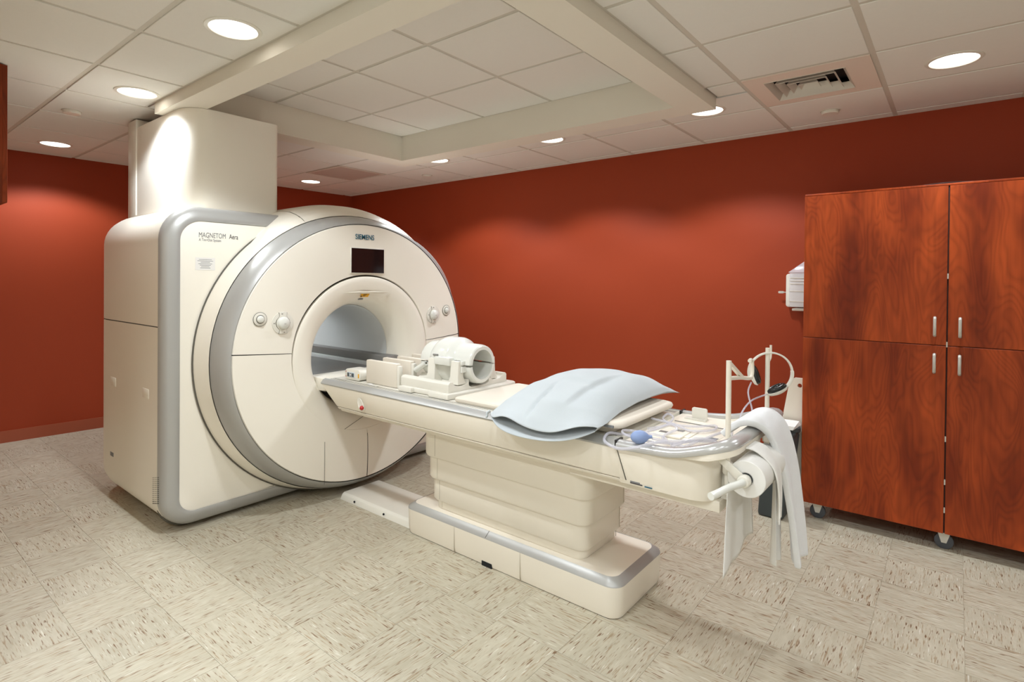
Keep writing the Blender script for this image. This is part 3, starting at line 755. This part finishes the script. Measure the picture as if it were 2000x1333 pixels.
for s in (-1, 1):
    B().box(-2.27, -2.15, YC+s*.142-.02, YC+s*.142+.02, .955, 1.0).build('clasp', 'gloss', hc, bevel=.006)
    B().box(-2.15, -2.08, YC+s*.115-.02, YC+s*.115+.02, .962, .985).build('shell_flange', 'gloss', hc, bevel=.004)
    B().box(-2.15, -2.08, YC+s*.115-.02, YC+s*.115+.02, .922, .956).build('shell_flange', 'gloss', hc, bevel=.004)
B().prism(arc(0, 0, .02, 0, 360, 16, .009)[:-1], 'z', 0, .008).build('latch_button', 'rail', hc).location = (0, 0, 0)
o = bpy.data.objects['latch_button']; o.data.transform(Matrix.Translation((-2.285, 2.165, 1.0)))
B().tube([(-2.475, 2.19, .895), (-2.385, 2.185, .945)], [.017, .015], 14).build('pivot_pin', 'gloss', hc)
B().lathe([(0, .006), (.002, .006), (.002, .0005)], (-2.384, 2.185, .945), 'x', 10).build('pin_hole', 'seam', hc)
# four upright boards left of the coil
for y, x0, x1, zt, lb in ((2.07, -2.79, -2.505, .938, 'nearest upright white padded board left of the head coil'),
                          (2.185, -2.78, -2.515, .940, 'second upright white board behind the nearest one'),
                          (2.29, -2.77, -2.505, .940, 'third upright white board, partly hidden behind two others'),
                          (2.42, -2.78, -2.49, .940, 'farthest upright white board, just left of the coil shell')):
    t = thing('padded_board', lb, 'board', ((x0+x1)/2, y, DZ), 'upright boards beside the head coil')
    B().box(x0, x1, y, y+.035, DZ, zt).build('board', 'matte', t, bevel=.006)
    B().box(x1-.03, x1+.018, y+.004, y+.031, DZ, zt-.012).build('end_block', 'white', t, bevel=.004)
# plug box at the bore mouth
t = thing('coil_connector', 'small white connector box with a coloured socket panel at the bore mouth', 'connector', (-2.9, 2.1, DZ))
B().prism(rrect(-2.985, -2.825, .8015, .868, .028, 6), 'y', 2.055, 2.15).build('housing', 'white', t, bevel=.004)
B().box(-2.955, -2.885, 2.0525, 2.058, .818, .848).build('socket_panel', mat('pale_blue_plate', sr(196, 208, 218), .4), t, bevel=.002)
for x, mt_ in ((-2.945, 'slate'), (-2.920, 'rail'), (-2.898, 'slate')):
    B().box(x-.008, x+.008, 2.0505, 2.055, .822, .844).build('contact', mt_, t)
B().box(-2.925, -2.915, 2.0495, 2.0515, .828, .838).build('contact_tip', 'paper', t)
B().box(-2.849, -2.838, 2.0535, 2.057, .82, .845).build('warning_tag', 'yellow', t)
for z in (.82, .85):
    B().lathe([(2.0535, .004), (2.057, .004), (2.0535, .0005)], (-2.972, 0, z), 'y', 8).build('screw', 'red', t)
for k, (x, y, lb) in enumerate(((-2.74, 2.035, 'tiny white paper scrap on the table below the nearest upright board'),)):
    tag(B().grid(lambda u, v: (x+.11*u, y+.02*v-.01*u, DZ+.0012+.006*math.sin(u*7)*v), 8, 3).build('paper_scrap', 'paper', solid=.0006), lb, 'paper')
# thin mattress
t = B().loft([[(x, y, z) for x, y in rrect(-2.012+i, -1.10-i, 2.035+i, 2.565-i, .02, 4)] for i, z in ((.004, DZ), (0, .806), (0, .818), (.006, .824))]).build('table_mat', 'matte', smooth=40)
tag(t, 'thin cream mat lying on the table between the coil and the pillow', 'mat')
# flat foam cushion under the pillow
t = thing('foam_cushion', 'flat cream foam cushion sticking out from under the pillow', 'cushion', (-1.2, 2.28, .80))
rg = []
for i, z in ((.018, .8245), (.004, .829), (0, .840), (.004, .850), (.018, .855)):
    rg.append([(x, y, z) for x, y in rrect(-1.42+i, -1.045-i, 2.0+i, 2.57-i, .05, 6)])
B().loft(rg).build('cushion_pad', 'matte', t, smooth=60)
for q in t.children: q.data.transform(Matrix.Translation((0, 0, -.0)))
B().box(-1.12, -1.075, 1.998, 2.0035, .832, .842).build('care_tag', 'greytxt', t)
# pillow
random.seed(3)
t = thing('pillow', 'white pillow in a pale disposable pillowcase lying across the table', 'pillow', (-1.37, 2.35, .83))
def prow(v):
    # v 0 at the open mouth (near side) .. 1 at the sewn far edge: (y, half width, centre z, half height)
    K = [(0, 1.85, .262, .814, .016, .012), (.06, 1.88, .266, .829, .028, .016), (.16, 1.96, .266, .853, .060, .024), (.3, 2.10, .264, .876, .090, .034), (.48, 2.28, .260, .890, .096, .036), (.66, 2.46, .258, .892, .092, .036), (.82, 2.60, .257, .886, .072, .034), (.93, 2.69, .258, .872, .040, .022), (1, 2.745, .262, .858, .004, .003)]
    for a, b in zip(K, K[1:]):
        if v <= b[0]+1e-9:
            w = (v-a[0])/(b[0]-a[0]); w = w*w*(3-2*w)*.3+w*.7
            return [a[i]+(b[i]-a[i])*w for i in range(1, 6)]
    return K[-1][1:]
def pill(u, v, top):
    y, hw, zc, ht, hb = prow(v)
    x = -1.365+hw*u
    q = max(0, 1-abs(u)**2.6)**.62
    cr = .003*math.sin(9*u+3*v)+.0025*math.sin(17*v-5*u)
    g1 = math.exp(-((u+.18+.5*(v-.2))/.035)**2)*max(0, min(1, (v-.02)*9))*max(0, min(1, (.38-v)*8))
    g2 = math.tanh((v-.37+.06*u)/.018)*math.exp(-((v-.37+.06*u)/.14)**2)*math.exp(-((u+.05)/.5)**2)
    g3 = math.tanh((u-.42-.25*(v-.4))/.03)*math.exp(-((u-.42-.25*(v-.4))/.16)**2)*max(0, min(1, (v-.12)*8))*max(0, min(1, (.62-v)*5))
    z = zc+(ht*q+(cr-.014*g1+.009*g2-.009*g3)*min(1, q*1.3) if top else -hb*q)
    y += (-.04*(1-u*u)+.02*u+.05*(abs(u)**4)) * max(0, 1-v*3) + (.008*abs(u)**3)*max(0, v*3-2)
    if v < .15:
        z -= .03*(1-u*u)*(1-v/.15)*(0 if top else .8)
        if top: z -= .014*(1-v/.15)*math.sin(5*u+.6)
        z += .022*abs(u)**4*(1-v/.15)
    lim = .8575 if (-1.43 < x < -1.035 and 1.99 < y < 2.58 and not top) else .8265 if y > 1.95 else .806 if y > 1.9 else .77
    return (x, y, max(z, lim))
nU, nV = 72, 72
rings = []
for j in range(nV+1):
    v = j/nV
    r_ = [pill(-1+2*i/nU, v, True) for i in range(nU+1)]+[pill(1-2*i/nU, v, False) for i in range(1, nU)]
    rings.append(r_)
B().loft(rings, True, False).build('pillowcase', 'linen', t, smooth=60, solid=.002)
inner = [[(x*.97-1.365*.03, y, max((z-.885)*.86+.885, .860)) for x, y, z in r] for r in rings[13:60]]
B().loft(inner).build('pillow_core', 'paper', t, smooth=60)
B().tube(spline([(-1.658, 1.915, .828), (-1.668, 1.905, .818), (-1.664, 1.90, .806), (-1.667, 1.895, .800)], 3), [.006]*9+[.003], 6).build('case_tie', 'linen', t, smooth=60)
# squeeze bulb with clear tubing
t = thing('squeeze_bulb', 'blue rubber squeeze bulb with coiled clear tubing on the table end', 'squeeze bulb', (-.93, 1.98, .80))
bc = Vector((-.944, 1.968, .828)); ax_ = Vector((.72, .69, 0)).normalized()
rg = []; up = Vector((0, 0, 1)); sd = ax_.cross(up)
for s_, r_ in ((-.036, .0005), (-.034, .009), (-.028, .017), (-.016, .0235), (0, .026), (.014, .0235), (.026, .016), (.034, .0085), (.040, .0065), (.047, .0065), (.048, .0005)):
    rg.append([bc+ax_*s_*1.0+(sd*math.cos(a)+up*math.sin(a))*r_ for a in [2*PI*i/24 for i in range(24)]])
B().loft(rg).build('bulb', 'bulb', t, smooth=60)
def tubing(pts, r=.0052, k=8):
    return B().tube(spline(pts, k), r, 8).build('tubing', 'tube', t, smooth=60)
tubing([(-.908, 2.0, .822), (-.87, 2.04, .812), (-.92, 2.12, .802), (-1.0, 2.09, .812), (-1.04, 2.02, .826), (-1.0, 1.965, .826), (-.92, 2.0, .808), (-.85, 2.06, .802), (-.80, 2.14, .80), (-.74, 2.22, .80)])
tubing([(-.74, 2.20, .80), (-.82, 2.06, .815), (-.88, 1.96, .82), (-.93, 1.90, .805), (-1.0, 1.895, .79), (-1.07, 1.92, .80), (-1.09, 1.99, .812), (-1.06, 2.05, .80), (-1.0, 2.08, .80)], .0062)
tubing([(-1.02, 2.20, .80), (-.98, 2.30, .803), (-.99, 2.40, .815), (-1.03, 2.43, .82), (-1.02, 2.36, .81), (-.95, 2.32, .805), (-.87, 2.35, .805), (-.81, 2.42, .805), (-.80, 2.36, .80), (-.86, 2.27, .805), (-.95, 2.31, .81), (-1.05, 2.30, .82)])
tubing([(-1.02, 2.10, .80), (-.98, 2.19, .806), (-.93, 2.22, .83), (-.90, 2.22, .815), (-.92, 2.14, .802), (-.88, 2.06, .80), (-.80, 2.05, .80)])
tubing([(-.80, 2.05, .80), (-.76, 2.16, .815), (-.72, 2.24, .83), (-.69, 2.25, .84), (-.685, 2.22, .815), (-.70, 2.18, .79)])
tubing([(-.84, 2.02, .80), (-.78, 2.12, .818), (-.72, 2.18, .80), (-.69, 2.16, .76)], .0062)

# headphones on the far pole
t = thing('headphones', 'white headphones with black ear pads hanging from the far table pole', 'headphones', (-.62, 2.6, 1.0))
hcn = Vector((-.628, 2.575, 1.035)); rx = Vector((.86, .51, 0)).normalized(); uz = Vector((0, 0, 1)); ny = rx.cross(uz)
hp = []
for a in range(-58, 221, 6):
    ra = .089
    hp.append(hcn+rx*(math.cos(math.radians(a))*ra)+uz*(math.sin(math.radians(a))*ra*.98))
def band(pts, w, th, name, mt_):
    rg = []
    for p in pts:
        out = (p-hcn).normalized()
        rg.append([p+out*th/2+ny*w/2, p+out*th/2-ny*w/2, p-out*th/2-ny*w/2, p-out*th/2+ny*w/2])
    return B().loft(rg).build(name, mt_, t, bevel=.0015, smooth=50)
band(hp[9:40], .017, .007, 'headband', 'white')
band(hp[3:12], .020, .010, 'band_slider', 'white')
band(hp[34:44], .020, .010, 'band_slider', 'white')
def ear(c, axis, lng, pad_dir):
    axis = axis.normalized(); pd = pad_dir.normalized(); sd = axis.cross(pd)
    def ell(off, a, b, n=24): return [c+pd*off+axis*(math.cos(2*PI*i/n)*a)+sd*(math.sin(2*PI*i/n)*b) for i in range(n)]
    B().loft([ell(-.014, .025, .018), ell(-.009, .040, .027), ell(0, .046, .031), ell(.003, .046, .031)]).build('ear_cup', 'white', t, smooth=60)
    B().loft([ell(.002, .040, .026), ell(.008, .043, .029), ell(.016, .040, .027), ell(.020, .031, .020), ell(.017, .022, .012), ell(.008, .015, .009)]).build('ear_pad', 'pad', t, smooth=60)
ear(hcn-rx*.068+uz*-.012+ny*.0, uz*.9-rx*.32, .04, rx*.86+uz*.3+ny*.35)
ear(hcn+rx*.030+uz*-.074, rx*.88+uz*.44, .04, uz*.85-rx*.45+ny*.05)
for a, b in ((hcn-rx*.079-uz*.045, Vector((-.66, 2.42, .90))), (hcn-rx*.012-uz*.093, Vector((-.68, 2.34, .89)))):
    mid = (a+b)/2+uz*.012-rx*.014
    B().tube(spline([a, mid, b, b-uz*.04], 6), .0035, 8).build('audio_tube', 'tube', t, smooth=60)

# paper roll and hanging sheet
t = thing('paper_roll', 'white exam paper roll under the table handle with a torn sheet hanging down', 'paper roll', (RXc, 2.28, .43))
B().lathe([(1.982, .020), (1.978, .024), (1.978, RR-.002), (1.98, RR), (2.248, RR), (2.25, RR-.002), (2.25, .02)], (RXc, 0, RZc), 'y', 48).build('roll', 'sheet', t, smooth=40)
B().lathe([(1.9775, .0195), (2.24, .0195)], (RXc, 0, RZc), 'y', 24).build('core_tube', 'slate', t)
def hang(u, v):
    # u across, v down
    ytop = 1.985+.26*u; ybot = 1.90+.37*u
    w = v**.8
    zb = .425+.02*u + .012*math.sin(9*u)
    z = RZc-.01-(RZc-.01-zb)*v
    y = ytop+(ybot-ytop)*w
    x = RXc-RR-.001+.002+.007*math.sin(5.2*u+1.2)*w+.003*math.sin(13*u)*w*w+.006*w
    return (x, y, z)
B().grid(hang, 26, 22).build('hanging_sheet', 'sheet', t, smooth=60, solid=.0008)

# towels over the handle
def drape(pth, yl, yr, name, mt_, label, amp=.010, waves=2.3, nU=60, nV=34, th=.010, ph=0., fold=0):
    P = spline([Vector(p) for p in pth], 8)
    def fn(u, v):
        i = u*(len(P)-1); k = min(int(i), len(P)-2); w = i-k
        p = P[k]*(1-w)+P[k+1]*w
        a = yl[0]+(yl[1]-yl[0])*u; b = yr[0]+(yr[1]-yr[0])*u
        k2 = max(0, u-.28)
        s = math.sin(v*PI*waves+ph+u*1.3)*amp*k2*1.6
        return (p.x+s+fold*(v-.5)*k2, a+(b-a)*v+.5*s*math.cos(v*7), p.z-abs(.02*(v-.5))*k2)
    o = B().grid(fn, nU, nV).build(name, mt_, smooth=70, solid=th)
    sb = o.modifiers.new('soft', 'SUBSURF'); sb.levels = sb.render_levels = 1
    return tag(o, label, 'towel')
drape([(-.672, 0, .862), (-.650, 0, .886), (-.628, 0, .900), (-.60, 0, .904), (-.572, 0, .894), (-.545, 0, .864), (-.522, 0, .80), (-.503, 0, .70), (-.490, 0, .58), (-.480, 0, .46), (-.474, 0, .345)],
      (2.08, 2.315), (2.41, 2.46), 'towel', 'towel', 'thick white towel folded over the table push handle', .012, 2.0, th=.024)
drape([(-.568, 0, .872), (-.553, 0, .85), (-.548, 0, .78), (-.545, 0, .66), (-.545, 0, .5), (-.546, 0, .335)],
      (2.275, 2.30), (2.40, 2.42), 'towel', 'sheet', 'thin white cloth strip hanging down behind the thick towel', .014, 3.2, th=.003, ph=.8)
drape([(-.578, 0, .838), (-.550, 0, .832), (-.518, 0, .808), (-.490, 0, .765), (-.482, 0, .68), (-.485, 0, .585)],
      (2.05, 2.09), (2.16, 2.17), 'towel', 'sheet', 'short white cloth end hanging beside the paper roll', .008, 1.4, th=.006, ph=.4)

# ------------------------------------------------------------------ storage cabinet
cb_ = thing('storage_cabinet', 'tall cherry wood storage cabinet with four doors on casters', 'cabinet', (0, 3.98, 0))
cx0, cx1, cy0, cz0, cz1 = -.732, .65, 3.75, .095, 1.955
mid = -.042
cw = B().box(cx0+.004, cx1-.004, cy0+.02, 4.14, cz0+.004, cz1-.002)
cw.build('carcass', 'wood', cb_)
B().box(cx0, cx1, cy0+.004, 4.15, cz1-.002, cz1+.010).build('top_panel', 'wood', cb_, bevel=.002)
for x0, x1, hxp in ((cx0, mid-.0035, -.094), (mid+.0035, cx1, .0115)):
    for z0, z1, hz in ((1.1005, cz1-.004, 1.20), (cz0, 1.0965, 1.003)):
        d = B().box(x0, x1, cy0, cy0+.019, z0, z1).build('door', 'wood', cb_, bevel=.0012, seg=1, smooth=0)
        hd = B().tube([(hxp, cy0+.002, hz+.046), (hxp, cy0-.024, hz+.048), (hxp, cy0-.028, hz+.040), (hxp, cy0-.028, hz-.040), (hxp, cy0-.024, hz-.048), (hxp, cy0+.002, hz-.046)], .0075, 10).build('handle', 'metal', None, smooth=60)
        child(hd, d)
for z in (1.47, 1.105, .60, .37, .22):
    B().box(mid-.003, mid+.003, cy0+.002, cy0+.01, z-.014, z+.014).build('latch_plate', 'metal', cb_)
B().box(mid-.003, mid+.003, cy0+.012, cy0+.021, cz0, cz1).build('gap_shadow_strip', 'gapshade', cb_)  # dark strip puts the shade between the doors into colour
for x, y in ((-.648, 3.80), (-.042, 3.80), (.56, 3.80), (-.648, 4.08), (.56, 4.08)):
    k = B().box(x-.035, x+.035, y-.03, y+.03, .089, .097).build('caster_plate', 'metal', cb_)
    fk = B()
    for s in (-1, 1):
        fk.loft([[(x-.028, y+s*.014-.002, .09), (x+.028, y+s*.014-.002, .09), (x+.028, y+s*.014+.002, .09), (x-.028, y+s*.014+.002, .09)],
                 [(x-.011, y+s*.014-.002, .034), (x+.011, y+s*.014-.002, .034), (x+.011, y+s*.014+.002, .034), (x-.011, y+s*.014+.002, .034)]])
    fk.build('caster_fork', 'metal', cb_, smooth=0)
    wh = B().lathe([(-.011, .006), (-.011, .036), (-.009, .042), (.009, .042), (.011, .036), (.011, .006)], (x, y, .042), 'y', 28).build('caster_wheel', 'rubber', cb_, smooth=40)
    child(B().lathe([(-.019, .0005), (-.019, .007), (.019, .007), (.019, .0005)], (x, y, .042), 'y', 12).build('axle_bolt', 'metal', None), wh)
tag(B().grid(lambda u, v: (-.20+.30*u, 3.80+.2*v, cz1+.0115+.010*math.sin(PI*u)*(1-v)), 10, 4).build('plastic_sheet', 'slate', solid=.001), 'thin dark sheet lying on top of the wood cabinet', 'sheet')

# wall cupboard at the far left edge
t = thing('wall_cabinet', 'dark cherry wood wall cupboard at the left edge under the ceiling', 'cabinet', (-4.2, .42, 1.8))
B().box(-4.6, -3.80, .26, .58, 1.80, 2.50).build('carcass', 'woodd', t)
for x0, x1 in ((-4.6, -4.202), (-4.198, -3.80)):
    d = B().box(x0, x1, .58, .60, 1.80, 2.50).build('door', 'woodd', t, bevel=.001, smooth=0)

# ------------------------------------------------------------------ wall dispenser
t = thing('sharps_bin', 'clear wall-mounted sharps box in a white frame beside the cabinet', 'sharps box', (-.80, 4.26, 1.25))
B().prism(rrect(-.948, -.66, 1.258, 1.492, .018, 4), 'y', 4.27, 4.334).build('white_frame', 'white', t, bevel=.006)
B().prism([(-.905, 1.262), (-.64, 1.262), (-.64, 1.50), (-.905, 1.50)], 'y', 4.17, 4.28).build('clear_body', 'clear', t, bevel=.008)
lid = B().loft([[(-.915, 4.165, 1.498), (-.63, 4.165, 1.498), (-.63, 4.30, 1.498), (-.915, 4.30, 1.498)], [(-.82, 4.20, 1.575), (-.63, 4.20, 1.575), (-.63, 4.30, 1.575), (-.82, 4.30, 1.575)]])
lid.build('clear_lid', 'clear', t, bevel=.006)
for z in (1.30, 1.37, 1.42, 1.44, 1.46):
    B().box(-.90, -.65, 4.166, 4.1705, z, z+.004).build('moulded_rib', 'white', t)
B().box(-.89, -.64, 4.19, 4.33, 1.236, 1.252).build('lower_shelf', 'white', t, bevel=.003)
B().tube([(-.948, 4.29, 1.36), (-.965, 4.285, 1.361)], .004, 8).build('key_barrel', 'metal', t)
B().prism(rrect(-1.0, -.964, 1.353, 1.369, .006, 4), 'y', 4.283, 4.287).build('key', 'metal', t)

# ------------------------------------------------------------------ cart between table and cabinet
t = thing('equipment_stand', 'beige stand with slate grey leg and upright back panel left of cabinet', 'stand', (-.80, 3.75, 0))
bp = [(-.93, .10), (-.738, .10), (-.738, .835), (-.785, .835), (-.803, .825), (-.817, .80)]
hole = arc(-.757, .79, .013, 0, 360, 18)[:-1]
# upright panel with a real round hole
me = bpy.data.meshes.new('back_panel'); bm = bmesh.new()
def loop(pts, y): return [bm.verts.new((x, y, z)) for x, z in pts]
for y in (3.80, 3.825):
    o1, h1 = loop(bp, y), loop(hole, y)
    e = [bm.edges.new((o1[i], o1[(i+1) % len(o1)])) for i in range(len(o1))]+[bm.edges.new((h1[i], h1[(i+1) % len(h1)])) for i in range(len(h1))]
    bmesh.ops.triangle_fill(bm, use_beauty=True, edges=e)
    if y > 3.81:
        for A, Bb in ((po1, o1), (ph1, h1)):
            for i in range(len(A)): bm.faces.new((A[i], A[(i+1) % len(A)], Bb[(i+1) % len(A)], Bb[i]))
    po1, ph1 = o1, h1
bmesh.ops.recalc_face_normals(bm, faces=bm.faces); bm.to_mesh(me); bm.free()
me.materials.append(M['creamt']); o = bpy.data.objects.new('back_panel', me); C.objects.link(o); child(o, t)
B().loft([[(-.945, 3.60, .0), (-.80, 3.60, .0), (-.80, 3.78, .0), (-.945, 3.78, .0)], [(-.915, 3.61, .51), (-.745, 3.61, .51), (-.745, 3.78, .51), (-.915, 3.78, .51)]]).build('leg_panel', 'slate', t, bevel=.018)
B().box(-.93, -.745, 3.58, 3.798, .505, .530).build('shelf', 'slate', t, bevel=.008)
B().lathe([(.530, .10), (.552, .10), (.556, .092), (.556, .0005)], (-.83, 3.70, 0), 'z', 32, (1, .9)).build('shelf_dome', 'slate', t, smooth=50)
for k in range(4):
    z = .5305+k*.004+(.028 if False else 0)
t2 = thing('paper_stack', 'small stack of white paper on the stand beside the cabinet', 'paper', (-.8, 3.66, .53))
for k in range(4):
    a = .04*(k-1.5)
    ca, sa = math.cos(a), math.sin(a)
    z = .5565+k*.0052
    poly = [(-.815+ca*u-sa*v, 3.665+sa*u+ca*v) for u, v in ((-.09, -.075), (.072, -.075), (.072, .10), (-.09, .10))]
    B().prism(poly, 'z', z, z+.005).build('sheet', 'paper', t2, smooth=0)
